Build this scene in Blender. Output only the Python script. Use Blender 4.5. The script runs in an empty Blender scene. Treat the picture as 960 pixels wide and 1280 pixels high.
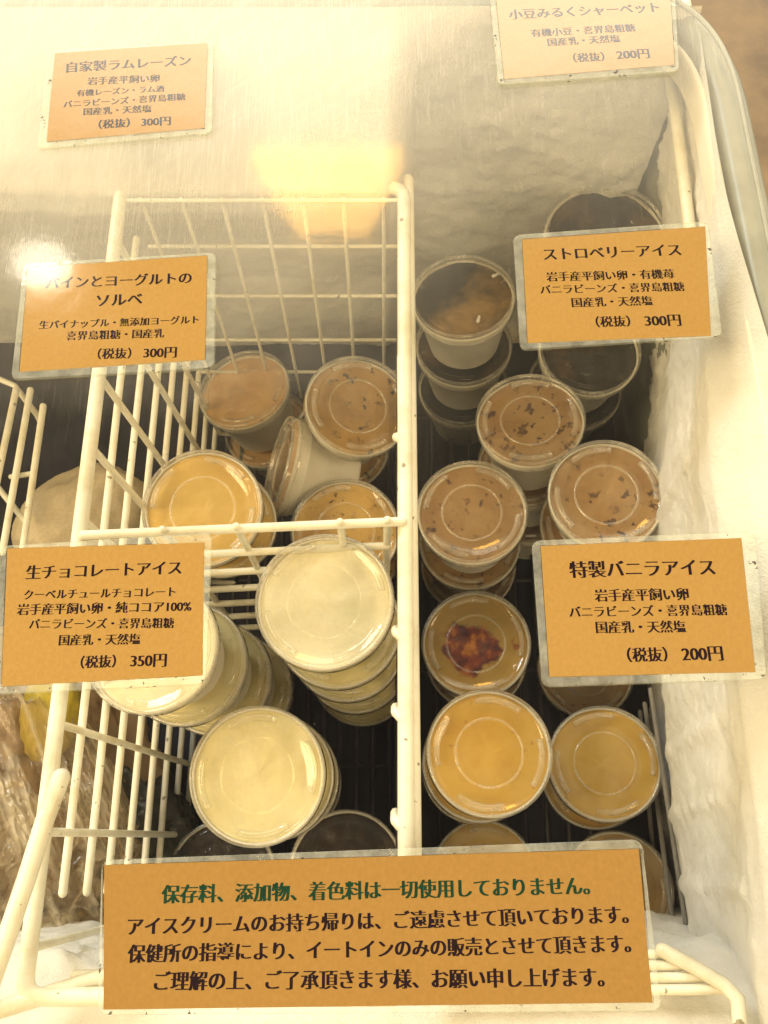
import bpy, bmesh, math, random
from mathutils import Vector, Matrix, noise
random.seed(7)
SC = bpy.context.scene
COL = SC.collection
R = math.radians

# ------------------------------------------------------------------ camera
PITCH, FPX, CAMZ = R(19.5), 1157.0, 0.405        # photo is 960 x 1280, focal length in its pixels
cam_d = bpy.data.cameras.new('camera')
cam = bpy.data.objects.new('camera', cam_d)
COL.objects.link(cam)
cam.location = (0, 0, CAMZ)
cam.rotation_euler = (PITCH, 0, 0)
cam_d.sensor_fit = 'VERTICAL'
cam_d.sensor_height = 24.0
cam_d.lens = 24.0 * FPX / 1280.0
cam_d.clip_start = 0.01
cam_d.clip_end = 200
SC.camera = cam

# ------------------------------------------------------------------ world: the bright side of the room is beyond the freezer
world = bpy.data.worlds.new('World')
SC.world = world
world.use_nodes = True
wn, wl = world.node_tree.nodes, world.node_tree.links
wn.clear()
wo = wn.new('ShaderNodeOutputWorld')
wb = wn.new('ShaderNodeBackground')
tc = wn.new('ShaderNodeTexCoord')
sp = wn.new('ShaderNodeSeparateXYZ')
wl.new(tc.outputs['Generated'], sp.inputs[0])
ramp = wn.new('ShaderNodeValToRGB')
ramp.color_ramp.interpolation = 'EASE'
els = ramp.color_ramp.elements
els[0].position, els[0].color = 0.25, (0.030, 0.027, 0.026, 1)
els[1].position, els[1].color = 0.745, (1.30, 1.23, 1.03, 1)
e = els.new(0.57)
e.color = (0.045, 0.036, 0.024, 1)
wl.new(sp.outputs['Y'], ramp.inputs[0])
up = wn.new('ShaderNodeMapRange')
up.inputs['From Min'].default_value, up.inputs['From Max'].default_value = -0.05, 0.25
wl.new(sp.outputs['Z'], up.inputs['Value'])
def wmath(op, a, b=None):
    m = wn.new('ShaderNodeMath')
    m.operation = op
    for i, q in enumerate((a, b)):
        if q is None:
            continue
        if hasattr(q, 'links'):
            wl.new(q, m.inputs[i])
        else:
            m.inputs[i].default_value = q
    return m.outputs[0]


def wstep(v, a, b):
    m = wn.new('ShaderNodeMapRange')
    m.interpolation_type = 'SMOOTHSTEP'
    m.inputs['From Min'].default_value, m.inputs['From Max'].default_value = a, b
    wl.new(v, m.inputs['Value'])
    return m.outputs[0]


# added soft fill from both sides and behind; straight overhead the photographer leans over
side = wmath('MAXIMUM', wstep(wmath('ABSOLUTE', sp.outputs['X']), 0.40, 0.62), wmath('MULTIPLY', wstep(wmath('MULTIPLY', sp.outputs['Y'], -1.0), 0.25, 0.55), 0.35))
sidec = wn.new('ShaderNodeMixRGB')
sidec.inputs[1].default_value = (0, 0, 0, 1)
sidec.inputs[2].default_value = (0.36, 0.272, 0.145, 1)
wl.new(side, sidec.inputs[0])
lit = wn.new('ShaderNodeMixRGB')
lit.blend_type = 'LIGHTEN'
lit.inputs[0].default_value = 1
wl.new(ramp.outputs[0], lit.inputs[1])
wl.new(sidec.outputs[0], lit.inputs[2])
mul = wn.new('ShaderNodeMixRGB')
mul.blend_type = 'MULTIPLY'
mul.inputs[0].default_value = 1
wl.new(lit.outputs[0], mul.inputs[1])
wl.new(up.outputs[0], mul.inputs[2])
wl.new(mul.outputs[0], wb.inputs[0])
wb.inputs[1].default_value = 5.2
wl.new(wb.outputs[0], wo.inputs[0])


def area_lamp(name, loc, target, size, energy, color):
    d = bpy.data.lights.new(name, 'AREA')
    d.shape, d.size, d.energy, d.color = 'DISK', size, energy, color
    o = bpy.data.objects.new(name, d)
    o.location = loc
    o.rotation_euler = (Vector(target) - Vector(loc)).to_track_quat('-Z', 'Y').to_euler()
    COL.objects.link(o)
    return o


area_lamp('overhead_fill', (-1.55, -0.25, 1.95), (0, 0.12, -0.1), 0.9, 40.0, (1.0, 0.76, 0.42))  # added soft warm fill, placed clear of the glass reflections
area_lamp('overhead_fill', (1.55, -0.15, 1.95), (0, 0.12, -0.1), 0.9, 26.0, (1.0, 0.75, 0.43))  # added weaker fill from the right
area_lamp('overhead_fill', (0.05, -1.45, 2.0), (0, 0.12, -0.1), 0.9, 20.0, (1.0, 0.76, 0.42))  # added fill from behind the camera for the cup sides
area_lamp('side_fill', (-2.6, 0.10, 0.95), (0.15, 0.10, -0.1), 1.8, 64.0, (1.0, 0.78, 0.46))  # added low on the left to brighten the right frost wall
area_lamp('side_fill', (-1.7, 1.7, 1.5), (0, 0.0, -0.05), 0.8, 48.0, (0.88, 0.95, 1.0))  # added cool fill from far left for the front frost and glass film

SC.view_settings.view_transform = 'Standard'
SC.view_settings.look = 'None'
SC.view_settings.exposure = -0.36
SC.view_settings.gamma = 1.0
SC.view_settings.use_curve_mapping = False
SC.render.engine = 'CYCLES'
SC.cycles.use_denoising = True
SC.cycles.max_bounces = 10
SC.cycles.transparent_max_bounces = 24
SC.cycles.caustics_reflective = False
SC.cycles.caustics_refractive = False
SC.cycles.sample_clamp_indirect = 6.0


# ------------------------------------------------------------------ helpers
def ray(px, py):
    s, c = math.sin(PITCH), math.cos(PITCH)
    v = (py - 640.0) / FPX
    return Vector(((px - 480.0) / FPX, s - v * c, -c - v * s))


def at(px, py, z):                 # point of the plane at height z seen at a photo pixel
    d = ray(px, py)
    t = (z - CAMZ) / d.z
    return Vector((0, 0, CAMZ)) + d * t


def at_size(px, py, dia_px, dia):  # centre of a disc of real diameter dia seen dia_px wide
    return Vector((0, 0, CAMZ)) + ray(px, py) * (FPX * dia / dia_px)


def link(name, me, mat=None, parent=None, smooth=True):
    o = bpy.data.objects.new(name, me)
    COL.objects.link(o)
    for m in (mat if isinstance(mat, (list, tuple)) else [mat]):
        if m:
            me.materials.append(m)
    if smooth:
        me.polygons.foreach_set('use_smooth', [True] * len(me.polygons))
    if parent:
        o.parent = parent
    return o


def mesh(name, verts, faces):
    me = bpy.data.meshes.new(name)
    me.from_pydata([tuple(v) for v in verts], [], faces)
    me.validate()
    me.update()
    return me


def thing(name, label, cat, loc=(0, 0, 0), group=None):
    o = bpy.data.objects.new(name, None)
    o.empty_display_size = 0.01
    COL.objects.link(o)
    o.location = loc
    tag(o, label, cat, group)
    return o


def tag(o, label, cat, group=None):
    o['label'] = label
    o['category'] = cat
    if group:
        o['group'] = group
    return o


class MB:
    """collects pieces of one mesh"""

    def __init__(self):
        self.v, self.f, self.m = [], [], []

    def add(self, v, f, mi=0):
        b = len(self.v)
        self.v += [Vector(x) for x in v]
        self.f += [tuple(i + b for i in q) for q in f]
        self.m += [mi] * len(f)

    def tube(self, pts, r, n=10, caps=True, r2=None):
        pts = [Vector(p) for p in pts]
        k = len(pts)
        tang = []
        for i in range(k):
            a = pts[max(i - 1, 0)]
            b = pts[min(i + 1, k - 1)]
            tang.append((b - a).normalized())
        up = Vector((0, 0, 1)) if abs(tang[0].z) < 0.9 else Vector((0, 1, 0))
        x = tang[0].cross(up).normalized()
        rings = []
        rad = r if callable(r) else (lambda t: r)
        def ring(p, t, xx, rr):
            yy = t.cross(xx).normalized()
            return [p + (xx * math.cos(2 * math.pi * j / n) + yy * math.sin(2 * math.pi * j / n)) * rr for j in range(n)]
        for i in range(k):
            t = tang[i]
            x = (x - t * x.dot(t)).normalized()
            rr = rad(i / max(k - 1, 1))
            if caps and i == 0:
                for a in (80, 50, 22):
                    rings.append(ring(pts[0] - t * rr * math.sin(R(a)), t, x, rr * math.cos(R(a))))
            rings.append(ring(pts[i], t, x, rr))
            if caps and i == k - 1:
                for a in (22, 50, 80):
                    rings.append(ring(pts[i] + t * rr * math.sin(R(a)), t, x, rr * math.cos(R(a))))
        v = [p for q in rings for p in q]
        f = []
        for i in range(len(rings) - 1):
            for j in range(n):
                a, b = i * n + j, i * n + (j + 1) % n
                f.append((a, b, b + n, a + n))
        f.append(tuple(range(n - 1, -1, -1)))
        e = (len(rings) - 1) * n
        f.append(tuple(range(e, e + n)))
        self.add(v, f)

    def lathe(self, prof, n=64, mi=0):
        v, f = [], []
        for (r, z) in prof:
            for j in range(n):
                a = 2 * math.pi * j / n
                v.append((r * math.cos(a), r * math.sin(a), z))
        for i in range(len(prof) - 1):
            for j in range(n):
                a, b = i * n + j, i * n + (j + 1) % n
                f.append((a, b, b + n, a + n))
        self.add(v, f, mi)

    def arc_bar(self, r0, r1, z0, z1, a0, a1, n=10, mi=0):
        v, f = [], []
        b = 0.0006
        for i in range(n + 1):
            a = a0 + (a1 - a0) * i / n
            c, s = math.cos(a), math.sin(a)
            for (r, z) in ((r0, z0), (r0 + b, z1), (r1 - b, z1), (r1, z0)):
                v.append((r * c, r * s, z))
        for i in range(n):
            for j in range(3):
                q = i * 4 + j
                f.append((q, q + 1, q + 5, q + 4))
        f.append((0, 1, 2, 3))
        f.append((n * 4 + 3, n * 4 + 2, n * 4 + 1, n * 4))
        self.add(v, f, mi)

    def mesh(self, name):
        me = mesh(name, self.v, self.f)
        if any(self.m) and len(me.polygons) == len(self.m):
            me.polygons.foreach_set('material_index', self.m)
        return me

    def build(self, name, mat, parent=None, smooth=True):
        return link(name, self.mesh(name), mat, parent, smooth)


def bez(a, b, c, n=8):
    return [a * (1 - t) ** 2 + b * 2 * t * (1 - t) + c * t * t for t in [i / n for i in range(n + 1)]]


# ------------------------------------------------------------------ materials
class NT:
    def __init__(self, name):
        self.mat = bpy.data.materials.new(name)
        self.mat.use_nodes = True
        self.n, self.l = self.mat.node_tree.nodes, self.mat.node_tree.links
        self.n.clear()
        self.out = self.n.new('ShaderNodeOutputMaterial')
        self.tc = self.n.new('ShaderNodeTexCoord')

    def node(self, t, **kw):
        o = self.n.new(t)
        for k, v in kw.items():
            if k in o.inputs:
                if hasattr(v, 'is_linked') or hasattr(v, 'links'):
                    self.l.new(v, o.inputs[k])
                else:
                    o.inputs[k].default_value = v
            else:
                setattr(o, k, v)
        return o

    def noise(self, scale, detail=4, rough=0.5, coord=None, sx=(1, 1, 1), rot=(0, 0, 0), loc=(0, 0, 0)):
        mp = self.n.new('ShaderNodeMapping')
        mp.inputs['Scale'].default_value = sx
        mp.inputs['Rotation'].default_value = rot
        mp.inputs['Location'].default_value = loc
        self.l.new(coord or self.tc.outputs['Object'], mp.inputs[0])
        n = self.node('ShaderNodeTexNoise', Scale=scale, Detail=detail, Roughness=rough)
        self.l.new(mp.outputs[0], n.inputs['Vector'])
        return n.outputs['Fac']

    def ramp(self, fac, stops, ease=False):
        r = self.n.new('ShaderNodeValToRGB')
        if ease:
            r.color_ramp.interpolation = 'EASE'
        e = r.color_ramp.elements
        while len(e) < len(stops):
            e.new(0.5)
        for q, (p, c) in zip(e, stops):
            q.position = p
            q.color = (c, c, c, 1) if not isinstance(c, tuple) else (*c, 1)
        self.l.new(fac, r.inputs[0])
        return r.outputs[0]

    def math(self, op, a, b=None, c=None):
        m = self.n.new('ShaderNodeMath')
        m.operation = op
        for i, q in enumerate((a, b, c)):
            if q is None:
                continue
            if hasattr(q, 'links'):
                self.l.new(q, m.inputs[i])
            else:
                m.inputs[i].default_value = q
        return m.outputs[0]

    def mix(self, fac, a, b, blend='MIX'):
        m = self.n.new('ShaderNodeMixRGB')
        m.blend_type = blend
        for i, q in enumerate((fac, a, b)):
            if hasattr(q, 'links'):
                self.l.new(q, m.inputs[i])
            else:
                m.inputs[i].default_value = q if i == 0 else (*q, 1)
        return m.outputs[0]

    def bump(self, h, strength=0.3, dist=0.001):
        b = self.node('ShaderNodeBump', Strength=strength, Distance=dist)
        self.l.new(h, b.inputs['Height'])
        return b.outputs[0]

    def fresnel(self, normal=None, f0=0.04):
        # Schlick reflectance that is the same from both sides of a thin sheet
        lw = self.node('ShaderNodeLayerWeight', Blend=0.5)
        if normal is not None:
            self.l.new(normal, lw.inputs['Normal'])
        return self.math('ADD', f0, self.math('MULTIPLY', self.math('POWER', lw.outputs['Facing'], 5.0), 1.0 - f0))

    def shader_mix(self, fac, a, b):
        m = self.n.new('ShaderNodeMixShader')
        if hasattr(fac, 'links'):
            self.l.new(fac, m.inputs[0])
        else:
            m.inputs[0].default_value = fac
        self.l.new(a, m.inputs[1])
        self.l.new(b, m.inputs[2])
        return m.outputs[0]

    def principled(self, color, rough=0.5, normal=None, **kw):
        p = self.n.new('ShaderNodeBsdfPrincipled')
        if hasattr(color, 'links'):
            self.l.new(color, p.inputs['Base Color'])
        else:
            p.inputs['Base Color'].default_value = (*color, 1)
        if hasattr(rough, 'links'):
            self.l.new(rough, p.inputs['Roughness'])
        else:
            p.inputs['Roughness'].default_value = rough
        if normal is not None:
            self.l.new(normal, p.inputs['Normal'])
        for k, v in kw.items():
            p.inputs[k].default_value = v
        return p.outputs[0]

    def done(self, sh):
        self.l.new(sh, self.out.inputs[0])
        return self.mat


def plain(name, color, rough=0.5, var=0.15, scale=60, bump=0.2, bscale=300, **kw):
    t = NT(name)
    n = t.noise(scale, 5, 0.6)
    dark = tuple(c * (1 - var) for c in color)
    col = t.ramp(n, [(0.3, dark), (0.7, color)])
    return t.done(t.principled(col, rough, t.bump(t.noise(bscale, 3), bump, 0.0006), **kw))


def m_wire():
    t = NT('white_coated_wire')
    n = t.noise(35, 5, 0.65)
    col = t.ramp(n, [(0.32, (0.66, 0.60, 0.44)), (0.5, (0.80, 0.77, 0.64)), (0.75, (0.86, 0.84, 0.74))])
    specks = t.ramp(t.noise(160, 3), [(0.27, 0.0), (0.31, 1.0)])
    col = t.mix(specks, (0.30, 0.26, 0.18), col)
    return t.done(t.principled(col, 0.42, t.bump(t.noise(220, 3), 0.25, 0.0006), **{'Coat Weight': 0.15}))


def m_frost():
    t = NT('frost')
    big = t.noise(14, 6, 0.6)
    grain = t.noise(420, 8, 0.8)
    lump = t.noise(120, 6, 0.75, sx=(1.0, 1.0, 0.5))
    crust = t.ramp(t.noise(48, 7, 0.72), [(0.40, 0.0), (0.62, 1.0)])
    col = t.ramp(big, [(0.3, (0.80, 0.77, 0.69)), (0.5, (0.90, 0.88, 0.82)), (0.8, (0.95, 0.94, 0.91))])
    h = t.math('ADD', t.math('MULTIPLY', grain, 1.1), t.math('MULTIPLY', lump, 0.5))
    h = t.math('ADD', h, t.math('MULTIPLY', crust, 0.35))
    p = t.principled(col, 0.8, t.bump(h, 0.75, 0.0024), **{'Sheen Weight': 0.2})
    return t.done(p)


def m_cup_paper():
    t = NT('white_cup_paper')
    col = t.ramp(t.noise(50, 4), [(0.3, (0.76, 0.71, 0.60)), (0.7, (0.84, 0.80, 0.70))])
    return t.done(t.principled(col, 0.55, t.bump(t.noise(400, 2), 0.15, 0.0003)))


def m_lid(name, milk=0.07, tint=(0.985, 0.975, 0.94), gloss=1.6):
    t = NT(name)
    bp = t.bump(t.noise(60, 3, 0.5), 0.08, 0.0012)
    fr = t.fresnel(bp)
    tr = t.node('ShaderNodeBsdfTransparent', Color=(*tint, 1))
    gl = t.node('ShaderNodeBsdfGlossy', Roughness=0.08)
    t.l.new(bp, gl.inputs['Normal'])
    di = t.node('ShaderNodeBsdfDiffuse', Color=(0.93, 0.89, 0.78, 1))
    tl = t.node('ShaderNodeBsdfTranslucent', Color=(0.85, 0.80, 0.66, 1))
    milky = t.shader_mix(0.15, di.outputs[0], tl.outputs[0])
    geo = t.node('ShaderNodeLayerWeight', Blend=0.35)
    edge = t.math('ADD', t.math('MULTIPLY', t.ramp(geo.outputs['Facing'], [(0.35, 0.0), (0.95, 1.0)]), 0.45), milk)
    blot = t.ramp(t.noise(45, 5, 0.7), [(0.45, 0.6), (0.75, 1.7)])
    body = t.shader_mix(t.math('MULTIPLY', edge, blot), tr.outputs[0], milky)
    return t.done(t.shader_mix(t.math('MULTIPLY', fr, gloss), body, gl.outputs[0]))


def m_ice(name, base, light, dark, specks=None, speck_amt=0.30, scale=40, rough=0.5):
    t = NT(name)
    oi = t.node('ShaderNodeObjectInfo')
    vadd = t.node('ShaderNodeVectorMath', operation='ADD')
    sc = t.node('ShaderNodeVectorMath', operation='SCALE')
    t.l.new(oi.outputs['Location'], sc.inputs[0])
    sc.inputs['Scale'].default_value = 31.0
    t.l.new(t.tc.outputs['Object'], vadd.inputs[0])
    t.l.new(sc.outputs[0], vadd.inputs[1])
    co = vadd.outputs[0]
    col = t.ramp(t.noise(scale, 5, 0.6, co), [(0.28, dark), (0.5, base), (0.72, light)])
    if specks:
        s = t.ramp(t.noise(150, 4, 0.6, co), [(speck_amt, 1.0), (speck_amt + 0.07, 0.0)])
        s2 = t.ramp(t.noise(30, 2, 0.5, co), [(0.42, 0.0), (0.58, 1.0)])
        col = t.mix(t.math('MULTIPLY', s, t.math('ADD', s2, 0.25)), col, specks)
    return t.done(t.principled(col, rough, t.bump(t.noise(90, 5, 0.6, co), 0.4, 0.002)))


def m_swirl():
    t = NT('strawberry_swirl_ice')
    n = t.noise(38, 5, 0.62, loc=(0.33, 0.71, 0.2))
    sep = t.node('ShaderNodeSeparateXYZ')
    t.l.new(t.tc.outputs['Object'], sep.inputs[0])
    dx = t.math('ADD', sep.outputs[0], 0.005)
    dy = t.math('SUBTRACT', sep.outputs[1], 0.003)
    d = t.math('SQRT', t.math('ADD', t.math('MULTIPLY', dx, dx), t.math('MULTIPLY', dy, dy)))
    ring = t.math('ABSOLUTE', t.math('SUBTRACT', d, 0.011))
    k = t.math('SUBTRACT', n, t.math('MULTIPLY', ring, 24.0))
    mask = t.ramp(k, [(0.28, 0.0), (0.36, 1.0)])
    red = t.ramp(t.noise(110, 4), [(0.35, (0.09, 0.010, 0.010)), (0.50, (0.30, 0.050, 0.015)), (0.64, (0.68, 0.25, 0.03))])
    base = t.ramp(t.noise(30, 4), [(0.3, (0.46, 0.28, 0.05)), (0.7, (0.56, 0.37, 0.085))])
    spots = t.ramp(t.noise(75, 3, loc=(2, 1, 0)), [(0.27, 1.0), (0.31, 0.0)])
    mask = t.math('MAXIMUM', mask, t.math('MULTIPLY', spots, 0.8))
    return t.done(t.principled(t.mix(mask, base, red), 0.4, t.bump(n, 0.3, 0.002)))


def m_pane():
    t = NT('scratched_glass')
    fr = t.fresnel()
    soft = t.bump(t.noise(22, 4, 0.6), 0.10, 0.0012)
    fine = t.noise(900, 2, 0.6, sx=(1, 0.035, 1), rot=(0, 0, R(7)))
    fine2 = t.noise(800, 2, 0.6, sx=(1, 0.04, 1), rot=(0, 0, R(-62)))
    tr = t.node('ShaderNodeBsdfTransparent', Color=(0.965, 0.97, 0.94, 1))
    gl = t.node('ShaderNodeBsdfGlossy', Roughness=0.075)
    t.l.new(soft, gl.inputs['Normal'])
    gls = gl.outputs[0]
    di = t.node('ShaderNodeBsdfDiffuse', Color=(0.88, 0.87, 0.80, 1))
    tl = t.node('ShaderNodeBsdfTranslucent', Color=(0.88, 0.87, 0.80, 1))
    film = t.shader_mix(0.45, di.outputs[0], tl.outputs[0])
    sep = t.node('ShaderNodeSeparateXYZ')
    t.l.new(t.tc.outputs['Object'], sep.inputs[0])
    X, Y = sep.outputs[0], sep.outputs[1]
    # frost film: thick at the far end, thin in the middle
    wob = t.math('MULTIPLY', t.math('SUBTRACT', t.noise(9, 4, 0.6), 0.5), 0.16)
    yy = t.math('ADD', Y, wob)
    far = t.ramp(t.node('ShaderNodeMapRange', **{'From Min': 0.12, 'From Max': 0.50, 'Value': yy}).outputs[0],
                 [(0.0, 0.0), (0.35, 0.10), (0.6, 0.36), (1.0, 1.0)])
    # wiped streaks that fan out from a corner
    ax = t.math('ADD', X, 0.34)
    ay = t.math('SUBTRACT', Y, 0.16)
    ang = t.math('ARCTAN2', ay, ax)
    rad = t.math('SQRT', t.math('ADD', t.math('MULTIPLY', ax, ax), t.math('MULTIPLY', ay, ay)))
    cv = t.node('ShaderNodeCombineXYZ')
    t.l.new(t.math('MULTIPLY', ang, 26.0), cv.inputs[0])
    t.l.new(t.math('MULTIPLY', rad, 5.0), cv.inputs[1])
    fan = t.noise(1.6, 6, 0.75, coord=cv.outputs[0])
    fan = t.ramp(fan, [(0.50, 0.0), (0.72, 1.0)])
    corner = t.math('MULTIPLY', t.ramp(X, [(0.0, 1.0), (0.02, 0.15)]), 1.0)
    fmask = t.math('MULTIPLY', t.ramp(Y, [(0.30, 0.0), (0.44, 1.0)]), corner)
    scr = t.math('ADD', t.ramp(fine, [(0.50, 0.0), (0.78, 1.0)]), t.ramp(fine2, [(0.56, 0.0), (0.80, 1.0)]))
    patch = t.ramp(t.noise(7, 3, 0.5, loc=(3.1, 0.4, 0)), [(0.40, 0.15), (0.62, 1.0)])
    scr = t.math('MULTIPLY', scr, patch)
    smear = t.ramp(t.noise(18, 5, 0.6, sx=(1, 0.35, 1), rot=(0, 0, R(20))), [(0.4, 0.0), (0.75, 1.0)])
    left = t.ramp(t.math('ADD', X, 0.5), [(0.44, 1.0), (0.56, 0.0)])
    mid = t.math('MULTIPLY', t.ramp(t.node('ShaderNodeMapRange', **{'From Min': 0.15, 'From Max': 0.33, 'Value': yy}).outputs[0], [(0.1, 0.0), (0.8, 1.0)], True), left)
    a = t.math('ADD', 0.002, t.math('MULTIPLY', far, 0.26))
    a = t.math('ADD', a, t.math('MULTIPLY', mid, 0.20))
    a = t.math('ADD', a, t.math('MULTIPLY', smear, t.math('ADD', 0.004, t.math('MULTIPLY', far, 0.06))))
    a = t.math('ADD', a, t.math('MULTIPLY', t.math('MULTIPLY', scr, t.math('ADD', t.math('MULTIPLY', mid, 0.45), t.math('ADD', 0.035, far))), 0.26))
    a = t.math('ADD', a, t.math('MULTIPLY', t.math('MULTIPLY', fan, fmask), 0.20))
    speck = t.ramp(t.noise(420, 2, 0.5), [(0.765, 0.0), (0.80, 1.0)])
    a = t.math('ADD', a, t.math('MULTIPLY', speck, 0.25))
    body = t.shader_mix(a, tr.outputs[0], film)
    return t.done(t.shader_mix(t.math('MULTIPLY', fr, 1.0), body, gls))


def m_film(name, milk, dirt=False):
    t = NT(name)
    fr = t.fresnel()
    bp = t.bump(t.noise(28, 4, 0.55), 0.35, 0.0012)
    tr = t.node('ShaderNodeBsdfTransparent', Color=(0.93, 0.95, 0.88, 1))
    gl = t.node('ShaderNodeBsdfGlossy', Roughness=0.07)
    t.l.new(bp, gl.inputs['Normal'])
    gls = gl.outputs[0]
    blot = t.ramp(t.noise(130, 5, 0.7), [(0.35, 0.65), (0.7, 1.5)])
    if dirt:
        d = t.ramp(t.noise(210, 4, 0.65), [(0.335, 1.0), (0.365, 0.0)])
        col = t.mix(d, (0.80, 0.83, 0.74), (0.05, 0.035, 0.03))
        fac = t.math('MAXIMUM', t.math('MULTIPLY', blot, milk), t.math('MULTIPLY', d, 0.85))
    else:
        col = None
        fac = t.math('MULTIPLY', blot, milk)
    di = t.node('ShaderNodeBsdfDiffuse', Color=(0.80, 0.83, 0.74, 1))
    if col is not None:
        t.l.new(col, di.inputs['Color'])
    body = t.shader_mix(fac, tr.outputs[0], di.outputs[0])
    return t.done(t.shader_mix(t.math('MULTIPLY', fr, 0.9 if dirt else 1.8), body, gls))


def m_kraft(name='kraft_paper', tone=1.0):
    t = NT(name)
    fib = t.noise(520, 6, 0.7, sx=(1, 0.75, 1))
    big = t.noise(22, 4, 0.6)
    c1 = t.ramp(fib, [(0.30, (0.300, 0.178, 0.046)), (0.5, (0.325, 0.196, 0.054)), (0.72, (0.355, 0.218, 0.064))])
    col = t.mix(t.ramp(big, [(0.35, 0.0), (0.7, 0.12)]), c1, (0.28, 0.150, 0.038))
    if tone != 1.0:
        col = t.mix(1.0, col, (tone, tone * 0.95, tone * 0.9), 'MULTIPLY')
    return t.done(laminated(t, col))


def laminated(t, col):
    # printed paper sealed in a glossy pouch that is not quite flat
    wave = t.bump(t.noise(28, 4, 0.55), 0.35, 0.0012)
    return t.principled(col, 0.16, wave, **{'Specular IOR Level': 0.5, 'Coat Weight': 1.0, 'Coat Roughness': 0.07, 'Coat IOR': 1.5})


def m_ink(name, col):
    t = NT(name)
    return t.done(laminated(t, t.ramp(t.noise(300, 3), [(0.3, tuple(c * 0.7 for c in col)), (0.7, col)])))


def m_plastic_bag(name, tint, milk, rough=0.15):
    t = NT(name)
    crease = t.noise(1.5, 3, 0.5, sx=(1.7, 0.6, 0.9))
    bp = t.bump(t.ramp(crease, [(0.3, 0.0), (0.5, 1.0), (0.7, 0.1)]), 0.5, 0.08)
    tr = t.node('ShaderNodeBsdfTransparent', Color=(*tint, 1))
    gl = t.node('ShaderNodeBsdfGlossy', Roughness=rough)
    di = t.node('ShaderNodeBsdfDiffuse', Color=(0.80, 0.70, 0.52, 1))
    for q in (gl, di):
        t.l.new(bp, q.inputs['Normal'])
    ridge = t.ramp(crease, [(0.42, 0.3), (0.5, 1.6), (0.58, 0.4)])
    body = t.shader_mix(t.math('MULTIPLY', ridge, milk), tr.outputs[0], di.outputs[0])
    lw = t.node('ShaderNodeLayerWeight', Blend=0.25)
    t.l.new(bp, lw.inputs['Normal'])
    return t.done(t.shader_mix(t.math('MULTIPLY', lw.outputs['Facing'], 0.35), body, gl.outputs[0]))


def m_emit(name, color, strength):
    t = NT(name)
    e = t.node('ShaderNodeEmission', Color=(*color, 1), Strength=strength)
    return t.done(e.outputs[0])


WIRE, FROST, PAPER = m_wire(), m_frost(), m_cup_paper()
LINER = plain('white_liner_plastic', (0.82, 0.78, 0.66), 0.45, 0.10, 14, 0.15, 120)
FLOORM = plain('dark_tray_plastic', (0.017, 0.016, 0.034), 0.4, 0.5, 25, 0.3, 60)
GASKET = plain('grey_gasket', (0.34, 0.35, 0.30), 0.35, 0.25, 40, 0.2, 200)
TILE = plain('brown_floor', (0.26, 0.17, 0.075), 0.5, 0.55, 9, 0.3, 30)
LID = m_lid('clear_lid_plastic', 0.028)
LID_MILK = m_lid('frosted_lid_plastic', 0.16)
LID_RIM = m_lid('lid_rim_plastic', 0.30)
LID_RIB = m_lid('lid_rib_plastic', 0.30)
LID_CLEAR = m_lid('very_clear_lid_plastic', 0.006, gloss=0.6)
PANE = m_pane()
MARGIN, KRAFT = m_film('laminate_margin', 0.20, True), m_kraft()
KRAFT_DIM = m_kraft('dimmed_kraft_paper', 0.84)  # same kraft, with the light falloff at the near end put into its colour
INK = m_ink('black_ink', (0.014, 0.006, 0.008))
GREEN = m_ink('green_ink', (0.008, 0.040, 0.018))

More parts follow.
